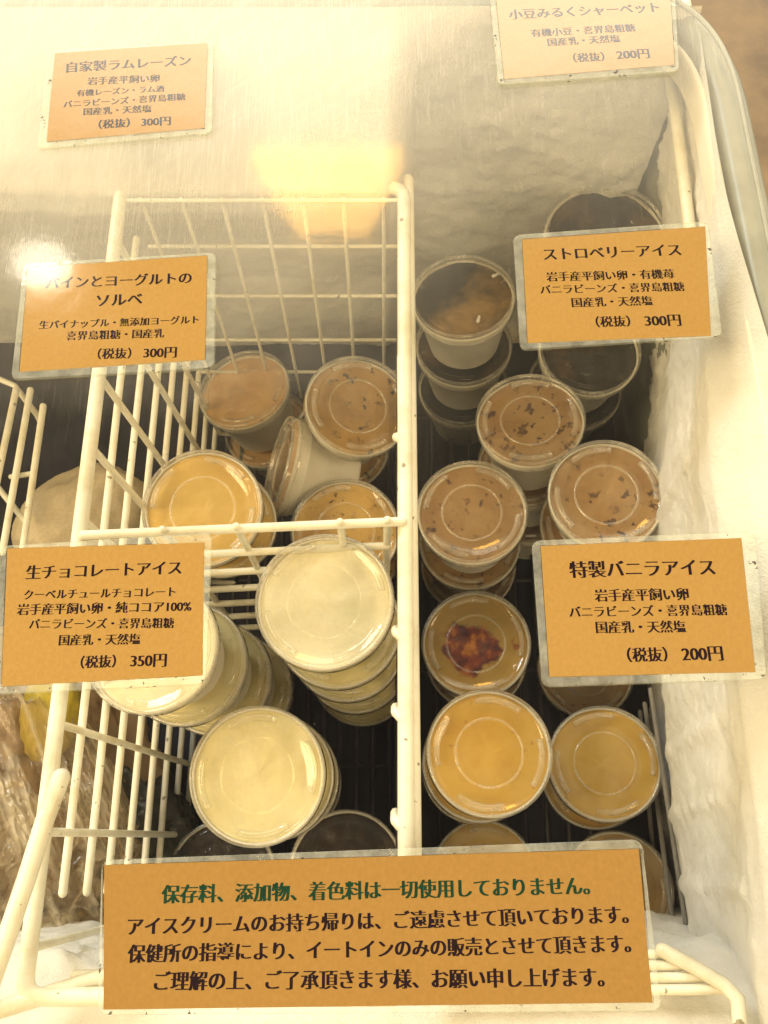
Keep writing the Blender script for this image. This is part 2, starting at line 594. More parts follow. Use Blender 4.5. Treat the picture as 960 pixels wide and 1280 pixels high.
ICE = {
    'chocolate': m_ice('dark_chocolate_ice', (0.013, 0.010, 0.009), (0.15, 0.085, 0.035), (0.006, 0.005, 0.007), None, 0.3, 20, 0.5),
    'split': m_ice('black_and_gold_ice', (0.016, 0.012, 0.010), (0.44, 0.27, 0.08), (0.005, 0.005, 0.007), None, 0.3, 14, 0.45),
    'bean': m_ice('red_bean_ice', (0.40, 0.245, 0.100), (0.48, 0.31, 0.14), (0.30, 0.165, 0.065), (0.09, 0.04, 0.025), 0.36, 34),
    'vanilla': m_ice('yellow_vanilla_ice', (0.70, 0.44, 0.085), (0.76, 0.52, 0.14), (0.60, 0.34, 0.055), (0.38, 0.20, 0.05), 0.27, 26),
    'dull': m_ice('dull_brown_ice', (0.33, 0.20, 0.08), (0.40, 0.26, 0.11), (0.24, 0.14, 0.06), (0.12, 0.06, 0.03), 0.32, 30),
    'orange': m_ice('orange_ice', (0.66, 0.38, 0.11), (0.72, 0.45, 0.16), (0.54, 0.28, 0.07), (0.35, 0.18, 0.05), 0.30, 30),
    'raisin': m_ice('amber_raisin_ice', (0.50, 0.29, 0.07), (0.58, 0.36, 0.10), (0.36, 0.20, 0.05), (0.045, 0.025, 0.015), 0.36, 30),
    'yellow': m_ice('pale_yellow_ice', (0.76, 0.52, 0.15), (0.80, 0.58, 0.20), (0.68, 0.42, 0.10), (0.30, 0.20, 0.08), 0.25, 26),
    'speckled': m_ice('speckled_yellow_ice', (0.72, 0.47, 0.13), (0.78, 0.54, 0.18), (0.58, 0.34, 0.09), (0.12, 0.06, 0.03), 0.34, 26),
    'white': m_ice('cream_white_ice', (0.92, 0.87, 0.63), (0.94, 0.90, 0.70), (0.90, 0.82, 0.52), (0.72, 0.52, 0.13), 0.24, 16),
    'cream': m_ice('cream_yellow_ice', (0.84, 0.76, 0.42), (0.88, 0.81, 0.50), (0.78, 0.66, 0.30), (0.58, 0.40, 0.08), 0.25, 16),
    'cocoa': m_ice('black_cocoa_ice', (0.018, 0.010, 0.010), (0.05, 0.024, 0.018), (0.008, 0.006, 0.008), None, 0.3, 40, 0.4),
    'tan': m_ice('tan_ice', (0.52, 0.35, 0.13), (0.60, 0.42, 0.18), (0.42, 0.26, 0.09), (0.25, 0.13, 0.05), 0.30, 26),
    'swirl': m_swirl(),
}

# ------------------------------------------------------------------ floor of the shop
fl = mesh('floor', [(-4, -4, -0.86), (4, -4, -0.86), (4, 5, -0.86), (-4, 5, -0.86)], [(0, 1, 2, 3)])
fo = link('floor', fl, TILE, None, False)
fo['kind'] = 'structure'
fo['label'] = 'brown shop floor beside the freezer'

# ------------------------------------------------------------------ chest freezer
freezer = thing('chest_freezer', 'white chest freezer with thick frost on its walls, seen from above', 'freezer', (0, 0.18, -0.85))


def child(o, p=None):              # keep world coordinates when parenting to an Empty that only has a location
    par = o.parent
    if par:
        o.location = Vector(o.location) - Vector(par.location)
    return o


def fb(v, s, seed=0.0):
    p = Vector(v) * s + Vector((seed, seed * 0.7, seed * 1.3))
    return noise.fractal(p, 0.9, 2.0, 5, noise_basis='PERLIN_ORIGINAL')


def interp(x, tab):
    for (a, va), (b, vb) in zip(tab, tab[1:]):
        if x <= b:
            t = max(0.0, (x - a) / (b - a))
            return va + (vb - va) * t
    return tab[-1][1]


def sheet(nu, nv, fn):
    v = [fn(i / nu, j / nv) for j in range(nv + 1) for i in range(nu + 1)]
    f = []
    for j in range(nv):
        for i in range(nu):
            a = j * (nu + 1) + i
            f.append((a, a + 1, a + nu + 2, a + nu + 1))
    return v, f


RIM_X = lambda y: 0.200 - 0.034 * max(0.0, y) + 0.0          # outer edge of the white rim on the right
RT = [(-0.40, 0.222), (-0.30, 0.210), (-0.245, 0.194), (-0.20, 0.182), (-0.14, 0.177), (-0.08, 0.174), (-0.05, 0.167), (-0.035, 0.168), (-0.02, 0.180), (-0.0085, 0.199)]


RT_FAR = [(-0.40, 0.222), (-0.30, 0.214), (-0.24, 0.210), (-0.17, 0.207), (-0.14, 0.196), (-0.11, 0.188), (-0.045, 0.1835), (-0.02, 0.183), (-0.0085, 0.1835)]


def right_frost(u, v):
    y = -0.13 + 0.574 * u
    z = -0.0085 - 0.38 * v ** 1.25
    k = max(0.0, min(1.0, (y - 0.18) / 0.18))
    k = k * k * (3 - 2 * k)
    x = interp(z, RT) * (1 - k) + interp(z, RT_FAR) * k
    if z < -0.02:
        amp = 0.0030 * min(1, (-0.02 - z) / 0.04)
        x += amp * fb((0, y * 1.3, z * 0.6), 20, 3.1) + (0.0009 * fb((0, y, z), 170, 1.0) + 0.0022 * k * fb((0, y, z), 55, 6.0)) * min(1, (-0.02 - z) / 0.04)
    # frozen basket wires run down the wall as ridges
    for yr in (0.056, 0.018, -0.025, 0.20):
        c = yr + 0.15 * (z + 0.16) * 0.2
        d = abs(y - c - 0.002 * fb((0, 0, z), 60, 8))
        if d < 0.006 and z < -0.06:
            x -= 0.0024 * (1 - (d / 0.006) ** 2) * (0.75 + 0.9 * fb((0, yr, z), 90, 2))
    return Vector((x, y, z))


v, f = sheet(230, 150, right_frost)
child(link('frost_wall', mesh('frost_wall', v, f), FROST, freezer))['label'] = 'thick rough frost on the right wall'

BT_L = [(-0.40, 0.440), (-0.25, 0.436), (-0.17, 0.418), (-0.11, 0.388), (-0.078, 0.371), (-0.058, 0.3695), (-0.045, 0.381), (-0.025, 0.418), (-0.012, 0.446), (-0.004, 0.456)]
BT_R = [(-0.40, 0.452), (-0.24, 0.452), (-0.12, 0.450), (-0.06, 0.448), (-0.03, 0.450), (-0.012, 0.453), (-0.004, 0.457)]


def back_frost(u, v):
    x = -0.62 + 0.805 * u
    z = -0.004 - 0.38 * v
    k = max(0.0, min(1.0, (x - 0.004) / 0.016))
    y = interp(z, BT_L) * (1 - k) + interp(z, BT_R) * k
    if z < -0.012:
        y -= (0.0035 + 0.003 * k) * fb((x, 0, z), 12, 5.0) * min(1, (-0.012 - z) / 0.04) + 0.0022 * k * fb((x, 0, z), 50, 7.0) * min(1, (-0.012 - z) / 0.03) + 0.0010 * fb((x, 0, z * 0.7), 110, 2.0)
    return Vector((x, y, z))


v, f = sheet(260, 130, back_frost)
child(link('frost_wall', mesh('frost_wall', v, f), FROST, freezer))['label'] = 'frosted back wall'

FT = [(-0.40, -0.044), (-0.30, -0.047), (-0.20, -0.050), (-0.115, -0.054), (-0.095, -0.059), (-0.084, -0.070), (-0.076, -0.092), (-0.066, -0.130), (-0.06, -0.16)]


def front_frost(u, v):
    x = -0.62 + 0.84 * u
    z = -0.058 - 0.34 * v ** 1.6
    y = interp(z, FT) + 0.008 * fb((x, 0, z), 16, 9.0) + 0.002 * fb((x, 0, z), 130, 4.0)
    return Vector((x, y, z))


v, f = sheet(240, 90, front_frost)
child(link('frost_wall', mesh('frost_wall', v, [q[::-1] for q in f]), FROST, freezer))['label'] = 'white frost heaped on the front wall'

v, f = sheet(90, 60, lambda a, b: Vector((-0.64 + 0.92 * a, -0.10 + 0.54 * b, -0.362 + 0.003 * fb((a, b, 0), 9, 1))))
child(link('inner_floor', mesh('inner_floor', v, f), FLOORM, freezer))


def sweep(path, prof):
    v, f = [], []
    k = len(prof)
    for i, p in enumerate(path):
        a, b = path[max(i - 1, 0)], path[min(i + 1, len(path) - 1)]
        t = (b - a).normalized()
        nrm = Vector((t.y, -t.x, 0))
        for (o, z) in prof:
            v.append(Vector((p.x + nrm.x * o, p.y + nrm.y * o, z)))
    for i in range(len(path) - 1):
        for j in range(k - 1):
            a = i * k + j
            f.append((a, a + 1, a + k + 1, a + k))
    return v, f


# rounded-corner path along the outer edge of the white rim
pth = [Vector((RIM_X(y), y, 0)) for y in [-0.13 + 0.02 * i for i in range(27)]]
cx = RIM_X(0.39)
pth = [p for p in pth if p.y < 0.382] + bez(Vector((RIM_X(0.385), 0.385, 0)), Vector((cx - 0.001, 0.456, 0)), Vector((cx - 0.052, 0.460, 0)), 14)
pth += [Vector((cx - 0.06 - 0.05 * i, 0.4605, 0)) for i in range(16)]
v, f = sweep(pth, [(-0.006, -0.030), (-0.0055, -0.018), (-0.0045, -0.0145), (-0.003, -0.0132), (-0.0015, -0.0138), (-0.0005, -0.016), (0.0, -0.020)])
child(link('rim', mesh('rim', v, f), LINER, freezer))
v, f = sweep(pth, [(0.0, -0.020), (0.0025, -0.0125), (0.006, -0.0105), (0.011, -0.0105), (0.013, -0.009), (0.017, -0.009), (0.0195, -0.012), (0.021, -0.05), (0.021, -0.8)])
child(link('gasket', mesh('gasket', v, f), GASKET, freezer))

v, f = sheet(20, 20, lambda a, b: Vector((-0.63, -0.13 + 0.59 * a, -0.01 - 0.38 * b)))
child(link('liner', mesh('liner', v, f), LINER, freezer))

# ------------------------------------------------------------------ glass lid
lid_root = thing('glass_lid', 'scratched and hazy sliding glass lid over the freezer, price cards taped on it', 'glass lid', (0, 0.18, 0))
pv = []
for p in pth:
    pv.append(p)
out = []
for i, p in enumerate(pth):
    a, b = pth[max(i - 1, 0)], pth[min(i + 1, len(pth) - 1)]
    t = (b - a).normalized()
    out.append(p + Vector((t.y, -t.x, 0)) * 0.010)
loop = out + [Vector((-0.66, 0.4705, 0)), Vector((-0.66, -0.16, 0)), Vector((out[0].x, -0.16, 0))]
n = len(loop)
vv = [Vector((p.x, p.y, -0.004)) for p in loop] + [Vector((p.x, p.y, 0.0)) for p in loop]
# the pane is one sheet with a thin ground edge; only the upper face and the edge are modelled as surfaces that tint
ff = [tuple(range(n, 2 * n))]
pane = child(link('pane', mesh('pane', [Vector((p.x, p.y, 0)) for p in loop], [tuple(range(n))]), PANE, lid_root, False))
eb = MB()
eb.tube([Vector((p.x, p.y, -0.0015)) for p in out], 0.0015, 8)
child(eb.build('edge_trim', GASKET, lid_root))

# ------------------------------------------------------------------ baskets
def seg(a, b, n=8):
    return [a.lerp(b, i / n) for i in range(n + 1)]


ZR = -0.060
bl, br_ = at(152, 235, ZR), at(505, 235, ZR)
fl_, fr_ = at(29, 1246, ZR), at(508.5, 1246, ZR)
basket = thing('wire_basket', 'white coated wire basket at left with long side grid and handle', 'wire basket', (-0.075, 0.15, -0.34), 'white wire baskets in the freezer')
mb = MB()
cr = 0.009
dl = (bl - fl_).normalized()
db = (br_ - bl).normalized()
dr = (fr_ - br_).normalized()
df = (fl_ - fr_).normalized()
loop = [fl_ + dl * cr] + seg(fl_ + dl * cr, bl - dl * cr, 12) + bez(bl - dl * cr, bl, bl + db * cr) + seg(bl + db * cr, br_ - db * cr, 8) + bez(br_ - db * cr, br_, br_ + dr * cr) \
    + seg(br_ + dr * cr, fr_ - dr * cr, 12) + bez(fr_ - dr * cr, fr_, fr_ + df * cr) + seg(fr_ + df * cr, fl_ - df * cr, 8) + bez(fl_ - df * cr, fl_, fl_ + dl * cr)
clean = [loop[0]]
for p in loop[1:]:
    if (p - clean[-1]).length > 1e-4:
        clean.append(p)
mb.tube(clean, 0.0041, 12)
child(mb.build('rim', WIRE, basket))


def lerp_rim(a, b, t, z, inset, inward):
    p = a.lerp(b, t)
    return Vector((p.x, p.y, z)) + inward * inset


# side grid: long wires stacked in depth and upright wires
side = MB()
inw = Vector((1, 0, 0))
nw = 8
for k in range(1, nw + 1):
    z = ZR - 0.0345 * k
    ins = 0.0015 * k
    side.tube([lerp_rim(fl_, bl, t, z, ins, inw) + Vector((0, 0.0006 * math.sin(9 * t + k), 0.0006 * math.sin(7 * t + 2 * k))) for t in [0.095 - 0.002 * k + (0.88) * i / 14 for i in range(15)]], 0.0023, 8)
for py in (300, 380, 472, 560, 650, 745, 825, 905, 1040, 1185):
    y = at(480, py, ZR).y
    t = (y - fl_.y) / (bl.y - fl_.y)
    a = lerp_rim(fl_, bl, t, ZR, 0.0012, inw)
    b = lerp_rim(fl_, bl, t, -0.338, 0.012 + 0.0036, inw)
    side.tube(seg(a, b, 4) + [b + Vector((0.02, 0, -0.004))], 0.0021, 8)
child(side.build('side_grid', WIRE, basket))
bk = MB()
inb = Vector((0, -1, 0))
for k, py in enumerate((308, 370, 425, 465)):
    dz = 0.405 - (0.372 * 1.0) / ((0.3338 - (py - 640) / FPX * 0.9426) / (0.9426 + (py - 640) / FPX * 0.3338))
    a, b = Vector((bl.x + 0.004, 0.372, dz)), Vector((br_.x, 0.372, dz))
    bk.tube(seg(a, b, 10), 0.0015, 8)
bk.tube(seg(Vector((bl.x + 0.002, 0.3645, -0.0600)), Vector((br_.x, 0.3645, -0.0600)), 10), 0.0013, 8)
for i in range(7):
    t = (i + 0.5) / 7
    a = bl.lerp(br_, t) + Vector((0, -0.008, 0))
    bk.tube(seg(a, Vector((a.x, 0.370, -0.335)), 4), 0.0013, 8)
child(bk.build('back_grid', WIRE, basket))
bt = MB()
for i in range(12):
    x = bl.x + 0.022 + (br_.x - bl.x - 0.03) * i / 11
    bt.tube(seg(Vector((x, -0.04, -0.342)), Vector((x, 0.37, -0.342)), 6), 0.0018, 6)
for i in range(6):
    y = -0.02 + 0.075 * i
    bt.tube(seg(Vector((bl.x + 0.015, y, -0.346)), Vector((br_.x, y, -0.346)), 6), 0.0018, 6)
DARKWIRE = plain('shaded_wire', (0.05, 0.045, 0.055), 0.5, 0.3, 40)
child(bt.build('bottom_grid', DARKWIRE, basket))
rg = MB()
for k in range(1, 9):
    z = ZR - 0.0345 * k
    rg.tube(seg(Vector((fr_.x - 0.001, -0.04, z)), Vector((br_.x - 0.001, 0.365, z)), 6), 0.0019, 8)
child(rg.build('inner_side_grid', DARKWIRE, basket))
# handle: thick round-ended rod leaning out over the rim
hd = MB()
h0, h1 = at(76, 972, -0.040), at(-12, 1232, -0.042)
hd.tube([h0, h0.lerp(h1, 0.2) + Vector((0, 0, 0.002)), h0.lerp(h1, 0.5), h0.lerp(h1, 0.8), h1, h1 + Vector((-0.03, -0.02, -0.02))], 0.0043, 14)
child(hd.build('handle', WIRE, basket))
for py in (545, 790, 890, 1026):
    cl = MB()
    p = at(505, py, ZR)
    cl.tube([p + Vector((-0.0015, -0.003, 0.0005)), p + Vector((-0.0042, 0, -0.001)), p + Vector((-0.004, 0.004, -0.012))], 0.0024, 8)
    child(cl.build('wire_end', WIRE, basket))
cl = MB()
p0, p1 = at(501, 447, ZR + 0.001), at(502, 543, ZR + 0.001)
cl.tube(seg(p0, p1, 5), 0.0022, 8)
child(cl.build('wire_end', WIRE, basket))
# front rim rod low in the corner
fr_rod = MB()
fr_rod.tube(seg(at(-20, 1268, -0.055), at(160, 1212, -0.070), 6), 0.0040, 10)
fr_rod.tube(seg(at(95, 1220, -0.08), at(150, 1219, -0.08), 4), 0.0028, 8)
child(fr_rod.build('front_rail', WIRE, basket))

# divider across the left basket
div = thing('wire_divider', 'white wire divider hung across the left basket between the cups', 'wire divider', (-0.075, 0.157, -0.2))
dm = MB()
d0, d1 = at(104, 669, ZR + 0.004), at(503, 652, ZR + 0.004)
dm.tube(seg(d0, d1, 10), 0.0026, 10)
for k in range(1, 7):
    z = ZR - 0.0385 * k
    dm.tube(seg(Vector((d0.x + 0.004, d0.y, z)), Vector((d1.x - 0.006 - 0.002 * k, d1.y, z)), 8), 0.0023, 8)
for px in (205, 296, 425, 484):
    t = (px - 104) / 399
    a = d0.lerp(d1, t)
    dm.tube([a + Vector((0, 0, 0.004)), a, a + Vector((0, 0.002, -0.05)), a + Vector((0, 0.002, -0.25))], 0.0021, 8)
child(dm.build('grid', WIRE, div))

# right basket, mostly swallowed by frost
rb = thing('wire_basket', 'white wire basket at right, its outer side frozen into the frosted wall', 'wire basket', (0.09, 0.15, -0.34), 'white wire baskets in the freezer')
rm = MB()
ZB = -0.064
q0, q1 = at(519.5, 1246, ZB), at(510, 225, ZB)
q2, q3 = at(838, 92, -0.045), at(925, 1238, -0.060)
rm.tube(seg(q0, q1, 14), 0.0036, 10)
child(rm.build('inner_rim', WIRE, rb))
rm = MB()
e0, e1 = at(846, 60, -0.030), at(858, 8, -0.020)
rm.tube([at(890, 470, -0.046), at(862, 285, -0.046), q2, at(842, 75, -0.040), at(860, 36, -0.03), at(859, 20, -0.028), at(852, -20, -0.026)], 0.0036, 10)
child(rm.build('outer_rim', WIRE, rb))
rm = MB()
rm.tube([at(828, 1188, -0.078), at(870, 1210, -0.074), at(905, 1231, -0.070), at(922, 1248, -0.068), at(926, 1290, -0.066)], 0.0034, 10)
for i, py in enumerate((1193, 1207, 1222, 1237)):
    rm.tube(seg(at(560, py + 2, -0.082 + 0.003 * i), at(846 + 18 * i, py, -0.082 + 0.003 * i), 6), 0.0024, 8)
child(rm.build('front_grid', WIRE, rb))
lg = MB()
lg.tube(seg(at(813, 862, -0.235), at(858, 1160, -0.235), 8), 0.0017, 8)
lg.tube(seg(at(806, 880, -0.27), at(842, 1165, -0.27), 8), 0.0017, 8)
lg.tube(seg(at(800, 890, -0.31), at(826, 1165, -0.31), 8), 0.0017, 8)
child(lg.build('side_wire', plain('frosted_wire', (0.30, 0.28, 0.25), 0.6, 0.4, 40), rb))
bt = MB()
for i in range(9):
    x = 0.026 + 0.0165 * i
    bt.tube(seg(Vector((x, -0.04, -0.342)), Vector((x, 0.37, -0.342)), 6), 0.0018, 6)
for i in range(6):
    y = -0.02 + 0.075 * i
    bt.tube(seg(Vector((0.02, y, -0.346)), Vector((0.165, y, -0.346)), 6), 0.0018, 6)
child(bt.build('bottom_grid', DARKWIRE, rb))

# knobs of ice where the frozen wires cross
# ------------------------------------------------------------------ cups
CUP_H = 0.058


def cup_meshes():
    b = MB()
    b.lathe([(0.0, -0.0575), (0.0262, -0.0575), (0.0272, -0.0570), (0.0276, -0.0555), (0.0352, -0.0095), (0.0372, -0.0085), (0.0380, -0.0072), (0.0376, -0.0058),
             (0.0370, -0.0053), (0.0366, -0.0060), (0.0364, -0.0080), (0.0350, -0.0160)], 72)
    body = b.mesh('cup')
    body.polygons.foreach_set('use_smooth', [True] * len(body.polygons))
    l = MB()
    l.lathe([(0.0383, -0.0105), (0.0388, -0.0095), (0.0385, -0.0075), (0.0388, -0.0015), (0.0383, -0.0003), (0.0374, 0.0), (0.0364, -0.0003), (0.0358, -0.0012)], 72, 1)
    l.lathe([(0.0358, -0.0012), (0.0352, -0.0024), (0.0345, -0.0030), (0.0215, -0.0029)], 72)
    l.lathe([(0.0215, -0.0029), (0.0210, -0.0025), (0.0203, -0.0025), (0.0197, -0.0034)], 72, 2)
    l.lathe([(0.0197, -0.0034), (0.0, -0.0034)], 72)
    for k in range(4):
        a = k * math.pi / 2 + 0.35
        l.arc_bar(0.0302, 0.0343, -0.0031, -0.0006, a, a + 0.92, mi=2)
    lidm = l.mesh('lid')
    lidm.polygons.foreach_set('use_smooth', [True] * len(lidm.polygons))
    ices = []
    for s in range(4):
        v, f = [], []
        nr, na = 14, 48
        v.append(Vector((0, 0, -0.0065)))
        for i in range(1, nr + 1):
            r = 0.0364 * i / nr
            for j in range(na):
                a = 2 * math.pi * j / na
                x, y = r * math.cos(a), r * math.sin(a)
                v.append(Vector((x, y, -0.0066 - 0.0008 * (r / 0.0364) ** 4 + 0.0013 * fb((x, y, 0), 70, 3.3 * s))))
        for j in range(na):
            f.append((0, 1 + j, 1 + (j + 1) % na))
        for i in range(nr - 1):
            for j in range(na):
                a, b2 = 1 + i * na + j, 1 + i * na + (j + 1) % na
                f.append((a, a + na, b2 + na, b2))
        me = mesh('ice_cream', v, f)
        me.polygons.foreach_set('use_smooth', [True] * len(me.polygons))
        ices.append(me)
    return body, lidm, ices


BODY, LIDM, ICES = cup_meshes()
_mesh_cache = {}


def variant(me, mat):
    key = (me.name, mat.name)
    if key not in _mesh_cache:
        m = me.copy()
        m.materials.append(mat)          # the prototypes carry no material, so face indices stay as built
        if me is LIDM:
            m.materials.append(LID_RIM)
            m.materials.append(LID_RIB if mat is LID else mat)
        _mesh_cache[key] = m
    return _mesh_cache[key]


proto = thing('ice_cream_cup', '', 'ice cream cup')
pb = bpy.data.objects.new('cup', variant(BODY, PAPER))
pi = bpy.data.objects.new('ice_cream', variant(ICES[0], ICE['white']))
pl = bpy.data.objects.new('lid', variant(LIDM, LID))
for q in (pb, pi, pl):
    COL.objects.link(q)
    q.parent = proto
_first = [True]


def place_cup(top, axis, label, flavour, lid=None, spin=None, scale=1.0, group=None):
    """top: point at the middle of the lid's upper face, axis: up direction of the cup"""
    if _first[0]:
        root, parts = proto, (pb, pi, pl)
        _first[0] = False
    else:
        root = proto.copy()
        COL.objects.link(root)
        parts = []
        for s in (pb, pi, pl):
            c = s.copy()
            COL.objects.link(c)
            c.parent = root
            parts.append(c)
    a = Vector(axis).normalized()
    q = Vector((0, 0, 1)).rotation_difference(a)
    root.rotation_mode = 'QUATERNION'
    from mathutils import Quaternion
    root.rotation_quaternion = q @ Quaternion((0, 0, 1), random.uniform(0, 6.28) if spin is None else spin)
    root.location = top
    root.scale = (scale,) * 3
    root['label'] = label
    if group:
        root['group'] = group
    elif 'group' in root:
        del root['group']
    parts[0].data = variant(BODY, PAPER)
    parts[1].data = variant(ICES[random.randrange(4)], ICE[flavour])
    parts[2].data = variant(LIDM, lid or LID)
    parts[1].rotation_euler.z = random.uniform(0, 6.28) if flavour != 'swirl' else 0
    return root


ORD = ['', 'second', 'third', 'fourth', 'fifth', 'sixth']


def stack(px, py, dia, n, flavours, desc, where, lid=None, D=0.0776, axis=(0, 0, 1), next_px=None, spin=None, jitter=0.0016, lids=None, under='cup'):
    top = at_size(px, py, dia, D)
    s = D / 0.0776
    axis = Vector(axis).normalized()
    if next_px:                    # lean the stack so that the second lid is seen at next_px
        d = ray(*next_px)
        o = Vector((0, 0, CAMZ)) - top
        A, B, Cc = d.dot(d), 2 * d.dot(o), o.dot(o) - (CUP_H * s) ** 2
        disc = max(0.0, B * B - 4 * A * Cc)
        t = (-B + math.sqrt(disc)) / (2 * A)
        p2 = Vector((0, 0, CAMZ)) + d * t
        axis = (top - p2).normalized()
    p = top.copy()
    made = []
    for k in range(n):
        lab = desc + ' ' + where if k == 0 else '%s cup down under the %s' % (ORD[k], under)
        made.append(place_cup(p, axis, lab, flavours[min(k, len(flavours) - 1)], (lids[min(k, len(lids) - 1)] if lids else lid), spin if k == 0 else None, s, 'stacked ice cream cups'))
        p = p - axis * (CUP_H * s) + Vector((random.uniform(-1, 1), random.uniform(-1, 1), 0)) * jitter
        axis = (axis + Vector((random.uniform(-1, 1), random.uniform(-1, 1), 0)) * 0.02).normalized()
    return made


# right basket
r1 = stack(579, 368, 131, 3, ['split', 'chocolate'], spin=0.0, desc='lidded cup of near-black ice cream', where='with white bits, left of the strawberry card', lid=LID_CLEAR, next_px=(580, 427), under='near-black cup left of the strawberry card')
for ch in r1[0].children:
    if ch.name.startswith('ice_cream'):
        ch.rotation_euler.z += 2.8
for (dx, dy, a) in ((0.0250, 0.0185, 0.5), (0.0105, -0.0215, 1.3)):
    mb = MB()
    pts = [Vector((dx + 0.0022 * math.cos(a) * q, dy + 0.0022 * math.sin(a) * q, -0.0024 + 0.0004 * abs(q))) for q in (-1, -0.2, 0.5, 1)]
    mb.tube(pts, lambda t: 0.0014 - 0.0005 * t, 8)
    mb.build('crumb', PAPER, r1[0])
stack(760, 297, 160, 1, ['chocolate'], 'larger cup with a dark brown lid', 'rising behind the strawberry card', lid=LID_CLEAR, D=0.092, axis=(0.02, -0.10, 1))
stack(738, 435, 129, 2, ['chocolate'], 'dark-lidded white cup', 'just under the bottom edge of the strawberry card', lid=LID_CLEAR, under='dark-lidded cup at the bottom edge of the strawberry card')
stack(663, 522, 137, 3, ['bean'], 'lidded cup of speckled brown ice cream', 'just below the strawberry card, between taller stacks', next_px=(660, 575), under='speckled brown cup below the strawberry card')
stack(590, 638, 140, 3, ['bean'], 'brown ice cream cup with glints on its lid', 'directly above the berry swirl cup', next_px=(588, 674), spin=0.2, under='brown cup with glints above the berry swirl cup')
stack(759, 616, 147, 2, ['bean'], 'brown ice cream cup with dark spots', 'touching the top edge of the vanilla card', next_px=(744, 652), under='brown cup at the top edge of the vanilla card')
stack(595, 803, 137, 2, ['swirl', 'dull'], 'cup of yellow ice cream with dark red berry swirl', 'left of the vanilla card', next_px=(594, 826), spin=0.9, under='berry swirl cup')
stack(612, 940, 159, 3, ['vanilla'], 'large yellow ice cream cup', 'below the berry swirl cup, beside the basket rim', next_px=(602, 953), spin=0.55, under='large yellow cup below the berry swirl cup')
stack(757, 953, 143, 2, ['vanilla'], 'yellow ice cream cup', 'below the vanilla card, next to the frosted wall', next_px=(742, 966), spin=0.95, under='yellow cup next to the frosted wall')
stack(606, 1094, 134, 1, ['yellow'], 'pale yellow cup', 'peeking above the long notice beside the basket rim')
stack(774, 1112, 140, 1, ['tan'], 'dull tan cup', 'half covered by the right end of the long notice')
stack(733, 836, 122, 1, ['dull'], 'dim brown cup', 'deep under the bottom edge of the vanilla card')
# left basket
stack(303, 484, 118, 2, ['orange'], 'small orange ice cream cup', 'right of the pineapple yogurt card', next_px=(331, 533), lid=LID_MILK, under='orange cup right of the pineapple yogurt card')
top2 = at_size(449, 505, 136, 0.0776)
ax2 = Vector((0.22, -0.02, 1.0)).normalized()
place_cup(top2, ax2, 'leaning white cup of amber raisin ice cream beside the basket rim', 'raisin', group='stacked ice cream cups')
place_cup(top2 - ax2 * 0.062 + Vector((-0.002, -0.004, 0)), ax2, 'second cup down under the leaning amber raisin cup', 'raisin', group='stacked ice cream cups')
c0 = at(346, 582, -0.235)
place_cup(c0, Vector((-0.93, 0.12, 0.35)), 'white paper cup lying on its side among the yellow cups', 'orange', lid=LID_MILK, group='stacked ice cream cups')
stack(252, 634, 152, 2, ['yellow'], 'shiny yellow ice cream cup', 'just behind the divider, right of the left side grid', next_px=(274, 656), spin=0.3, under='shiny yellow cup just behind the divider')
stack(431, 662, 138, 2, ['speckled'], 'speckled yellow ice cream cup', 'behind the divider, next to the middle rim', next_px=(437, 690), spin=1.1, under='speckled yellow cup behind the divider')
stack(405, 750, 176, 5, ['white', 'cream'], 'bright cream white cup', 'topmost of the tall stack in front of the divider', next_px=(420, 778), lids=[LID_MILK, LID], under='bright cream white cup')
stack(186, 806, 172, 4, ['white', 'cream'], 'white ice cream cup', 'mostly hidden behind the chocolate card', next_px=(228, 826), lids=[LID_MILK, LID_MILK, LID], under='white cup behind the chocolate card')
stack(321, 969, 172, 4, ['cream'], 'pale cream yellow cup', 'topmost of the leaning stack above the long notice', next_px=(339, 971), lids=[LID_MILK, LID], under='pale cream yellow cup above the long notice')
stack(276, 1098, 140, 1, ['cocoa'], lid=LID_CLEAR, desc='black lidded cup', where='low in the basket, left under the pale cream stack')
stack(433, 1088, 146, 1, ['cocoa'], lid=LID_CLEAR, desc='black brown lidded cup', where='at the top edge of the notice, by the middle rim')

# ------------------------------------------------------------------ bags and packets in the left compartment
def blob(name, c, sx, mat, seed, amp=0.25, s=3.0, sub=5, rot=(0, 0, 0), ridged=True, pleat=(1, 1, 1)):
    bm = bmesh.new()
    bmesh.ops.create_icosphere(bm, subdivisions=sub, radius=1.0)
    for q in bm.verts:
        n0 = q.co.normalized()
        u0 = n0
        n0 = Vector((n0.x * pleat[0], n0.y * pleat[1], n0.z * pleat[2]))
        d = fb(n0, s, seed)
        if ridged:
            d = 0.5 - abs(fb(n0, s, seed)) * 1.4 + 0.35 * (0.5 - abs(fb(n0, s * 2.6, seed + 4)))
        q.co = u0 * (1 + amp * d)
    m = Matrix.Translation(c) @ Matrix.LocRotScale(None, __import__('mathutils').Euler(rot), Vector(sx))
    me = bpy.data.meshes.new(name)
    bm.to_mesh(me)
    bm.free()
    o = link(name, me, mat)
    o.matrix_world = m
    return o


